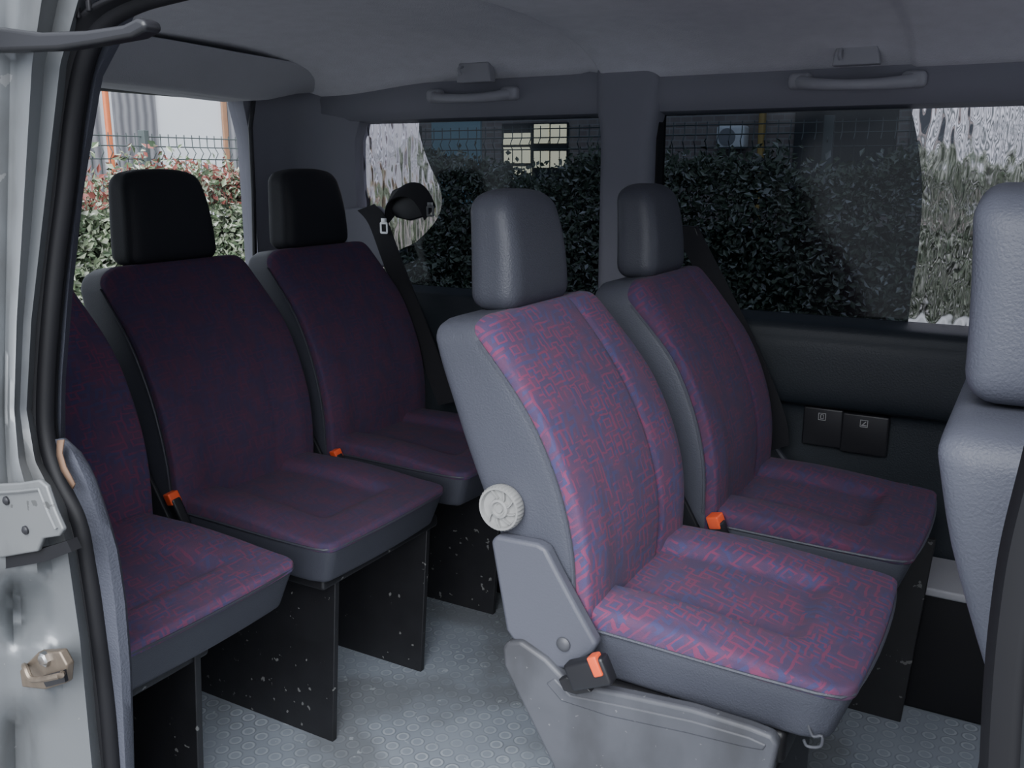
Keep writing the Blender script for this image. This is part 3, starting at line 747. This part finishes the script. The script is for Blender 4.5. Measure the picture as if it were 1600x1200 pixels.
# ------------------------------------------------------------------ outside
o = G().box((-16, -8, -.75), (8, 16, -.7), .001).out('ground', 'asphalt'); struct(o, 'grey asphalt outside the van', 'ground')
def hedge(label, lo, hi, face, n, mat, size=.05, slope=0., zl=.1, loose=.05):
    lo = Vector(lo); hi = Vector(hi)
    t = thing('hedge', label, 'hedge', ((lo.x+hi.x)/2, (lo.y+hi.y)/2, lo.z))
    ins = .12
    g = G(); g.box(lo+Vector((ins, ins, 0)), hi-Vector((ins, ins, .32)), .05); g.out('branches', 'core', t)
    g = G(); V = []; Fc = []
    for i in range(n):
        p = Vector([random.uniform(a, b) for a, b in zip(lo, hi)])
        k = random.random()**1.6*.20
        q = random.random()
        if q < .78:
            if face == 'X': p.x = hi.x-k
            else: p.y = lo.y+k
            p.z = zl+(hi.z-zl)*random.random()**.7
        else: p.z = hi.z-k*.9+max(0, random.gauss(0, loose))
        c_ = p.y if face == 'X' else p.x
        bulge = .05*math.sin(c_*3.1+1)+.04*math.sin(c_*7.3)+.04*math.sin(p.z*9+c_*4)+.02*math.sin(c_*17) - slope*(c_-2.9)
        p.z += bulge*max(0, p.z-zl)/(hi.z-zl)
        if face == 'X': p.x += bulge*.6
        else: p.y -= bulge*.3
        d = Vector((random.gauss(0, 1), random.gauss(0, 1), random.gauss(.4, .8))).normalized()
        if face == 'X': nn = Vector((1, random.gauss(0, .7), random.gauss(.5, .6)))
        else: nn = Vector((random.gauss(0, .7), -1, random.gauss(.5, .6)))
        w = d.cross(nn).normalized(); nn = w.cross(d)
        l = size*random.uniform(.5, 1.4); b = l*random.uniform(.22, .34)
        o = len(V)
        V += [p, p+d*l*.5+w*b+nn*.004, p+d*l-nn*.006, p+d*l*.5-w*b+nn*.004]
        Fc += [(o, o+1, o+2), (o, o+2, o+3)]
    g.add(V, Fc); g.out('foliage', mat, t)
    return t
hedge('pale leafy hedge with red tips seen through the rear window', (-4.9, 2.2, -.7), (-4.3, 5.4, 1.17), 'X', 30000, 'leaf', .045, .07, .25, .07)
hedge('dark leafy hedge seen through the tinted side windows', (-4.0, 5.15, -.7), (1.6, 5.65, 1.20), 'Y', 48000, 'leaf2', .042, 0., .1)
g = G().box((-4.0, 4.70, -.7), (1.6, 4.90, .44), .02); tag(g.out('low_kerb', 'concrete'), 'pale low concrete kerb in front of the dark hedge', 'kerb')
def fence(name, label, a, b, ztop, zbot, n):
    a = Vector(a); b = Vector(b); t = thing(name, label, 'fence', ((a.x+b.x)/2, (a.y+b.y)/2, zbot), 'green grey wire fences')
    g = G()
    nrm = (b-a).normalized().cross(Vector((0, 0, 1)))*.03
    for i in range(n+1):
        p = a.lerp(b, i/n); pts = [Vector((p.x, p.y, zbot)), Vector((p.x, p.y, ztop-.16)), Vector((p.x, p.y, ztop-.12))+nrm, Vector((p.x, p.y, ztop-.08)), Vector((p.x, p.y, ztop))]
        g.tube(pts, .0035, 5)
    for z in (ztop-.02, ztop-.08, ztop-.16, ztop-.5, ztop-.56, ztop-1.0):
        g.tube([Vector((a.x, a.y, z)), Vector((b.x, b.y, z))], .0042, 5)
    g.out('wire_panel', 'fence', t)
    for s in (.0, .5, 1.):
        p = a.lerp(b, s); G().box((p.x-.03, p.y-.02, zbot), (p.x+.03, p.y+.02, ztop+.02), .004).out('post', 'fence', t)
fence('wire_fence', 'grey wire mesh fence behind the pale hedge at the rear', (-5.1, 1.4, 0), (-5.1, 6.9, 0), 1.41, -.7, 84)
fence('wire_fence', 'grey wire mesh fence behind the dark hedge at the side', (-4.2, 5.9, 0), (1.8, 5.9, 0), 1.48, -.7, 80)
XB = -9.0
def bX(u0, u1, v0, v1, X, th):
    um = (u0+u1)/2
    return (X-th, P(u0, 190, X=X).y, P(um, v1, X=X).z), (X, P(u1, 190, X=X).y, P(um, v0, X=X).z)
b = thing('house', 'white plastered house with grey curtained windows beyond the rear fence', 'building', (XB, 6, -.7))
G().box((XB-.4, 2, -.7), (XB-.02, 9.7, 4.2), .02).out('wall', 'plaster', b)
for u0, u1 in ((100, 158), (180, 246), (357, 402)):
    lo, hi = bX(u0, u1, 60, 420, XB+.01, .03); G().box(lo, hi, .005).out('window', 'curtain', b, label='grey curtained window')
lo, hi = bX(349, 356, 60, 420, XB+.015, .03); G().box(lo, hi, .004).out('door_frame', 'brownf', b, label='brown frame')
lo, hi = bX(167, 175, 20, 235, XB+.3, .05); lo = (lo[0], lo[1], -.7); tag(G().box(lo, hi, .02).out('post', 'orange'), 'orange post in front of the white house', 'post')
YB = 10.0
def bY(u0, u1, v0, v1, Y, th):
    um = (u0+u1)/2
    return (P(u0, 220, Y=Y).x, Y, P(um, v1, Y=Y).z), (P(u1, 220, Y=Y).x, Y+th, P(um, v0, Y=Y).z)
b = thing('brick_building', 'brown brick building behind the dark hedge', 'building', (-3, YB, -.7))
G().box((-13, YB+.05, -.7), (6, YB+.6, 4.5), .02).out('wall', 'brick', b)
lo, hi = bY(400, 650, 0, 330, YB, .05); G().box(lo, hi, .01).out('panel', 'dullp', b, label='pale wall panel')
lo, hi = bY(674, 750, 60, 320, YB, .05); G().box(lo, hi, .01).out('panel', 'teal', b, label='teal wall panel')
lo, hi = bY(1240, 1400, 60, 300, YB, .05); G().box(lo, hi, .01).out('dark_doorway', 'darkw', b)
lo, hi = bY(1422, 1760, 0, 330, YB, .05); G().box(lo, hi, .01).out('streak_panel', 'streakx', b, label='added panel painted with the pale streaks of the rippled glass')  # added panel; its stripes paint the pale streaks seen in the rippled glass
lo, hi = bY(784, 886, 192, 290, YB, .05); fw_ = G().box(lo, hi, .01).out('window', 'darkw', b)
for u0, u1, v0, v1 in ((786, 828, 208, 226), (786, 828, 230, 255), (834, 857, 194, 224), (860, 884, 194, 224), (834, 857, 236, 262), (860, 884, 236, 262), (800, 830, 260, 282)):
    lo, hi = bY(u0, u1, v0, v1, YB-.02, .03); G().box(lo, hi, .003).out('pane', 'warm', fw_, label='warm lit pane')
lo, hi = bY(1183, 1192, 150, 236, YB-.15, .1); lo = (lo[0], lo[1], -.7); tag(G().box(lo, hi, .02).out('post', 'yellow'), 'yellow post near the white air conditioner', 'post')
lo, hi = bY(1118, 1162, 196, 232, YB-.2, .2)
t = thing('air_conditioner', 'white outdoor air conditioner unit on the brick building', 'air conditioner', lo)
G().box(lo, hi, .03).out('case', 'white', t)
c = Vector(((lo[0]*.6+hi[0]*.4), lo[1], (lo[2]+hi[2])/2)); G().latheY(c, [(.09, .01), (.09, -.006), (.07, -.008), (.02, -.006)], 32).out('fan_grille', 'fan', t)
# ------------------------------------------------------------------ light
w = bpy.data.worlds.new('overcast'); S.world = w; w.use_nodes = True; nt = w.node_tree
bg = nt.nodes['Background']
tc = N(nt, 'ShaderNodeTexCoord'); sp_ = N(nt, 'ShaderNodeSeparateXYZ'); L(nt, tc.outputs['Generated'], sp_.inputs[0])
cr = N(nt, 'ShaderNodeValToRGB'); e = cr.color_ramp.elements
e[0].position = 0; e[0].color = (.60, .65, .75, 1); e[1].position = 1; e[1].color = (.95, 1.0, 1.12, 1)
L(nt, sp_.outputs[2], cr.inputs[0]); L(nt, cr.outputs[0], bg.inputs[0])
bg.inputs[1].default_value = 1.7
sd = bpy.data.lights.new('door_side_fill', 'SUN'); sd.energy = 8.8; sd.angle = math.radians(60); sd.color = (.94, .965, 1.0)  # soft lamp added to brighten the cabin through the door opening
so = bpy.data.objects.new('door_side_fill', sd); COL.objects.link(so)
so.rotation_euler = Vector((-.46, 1.0, -.92)).to_track_quat('-Z', 'Y').to_euler(); so.location = (1, -4, 5)
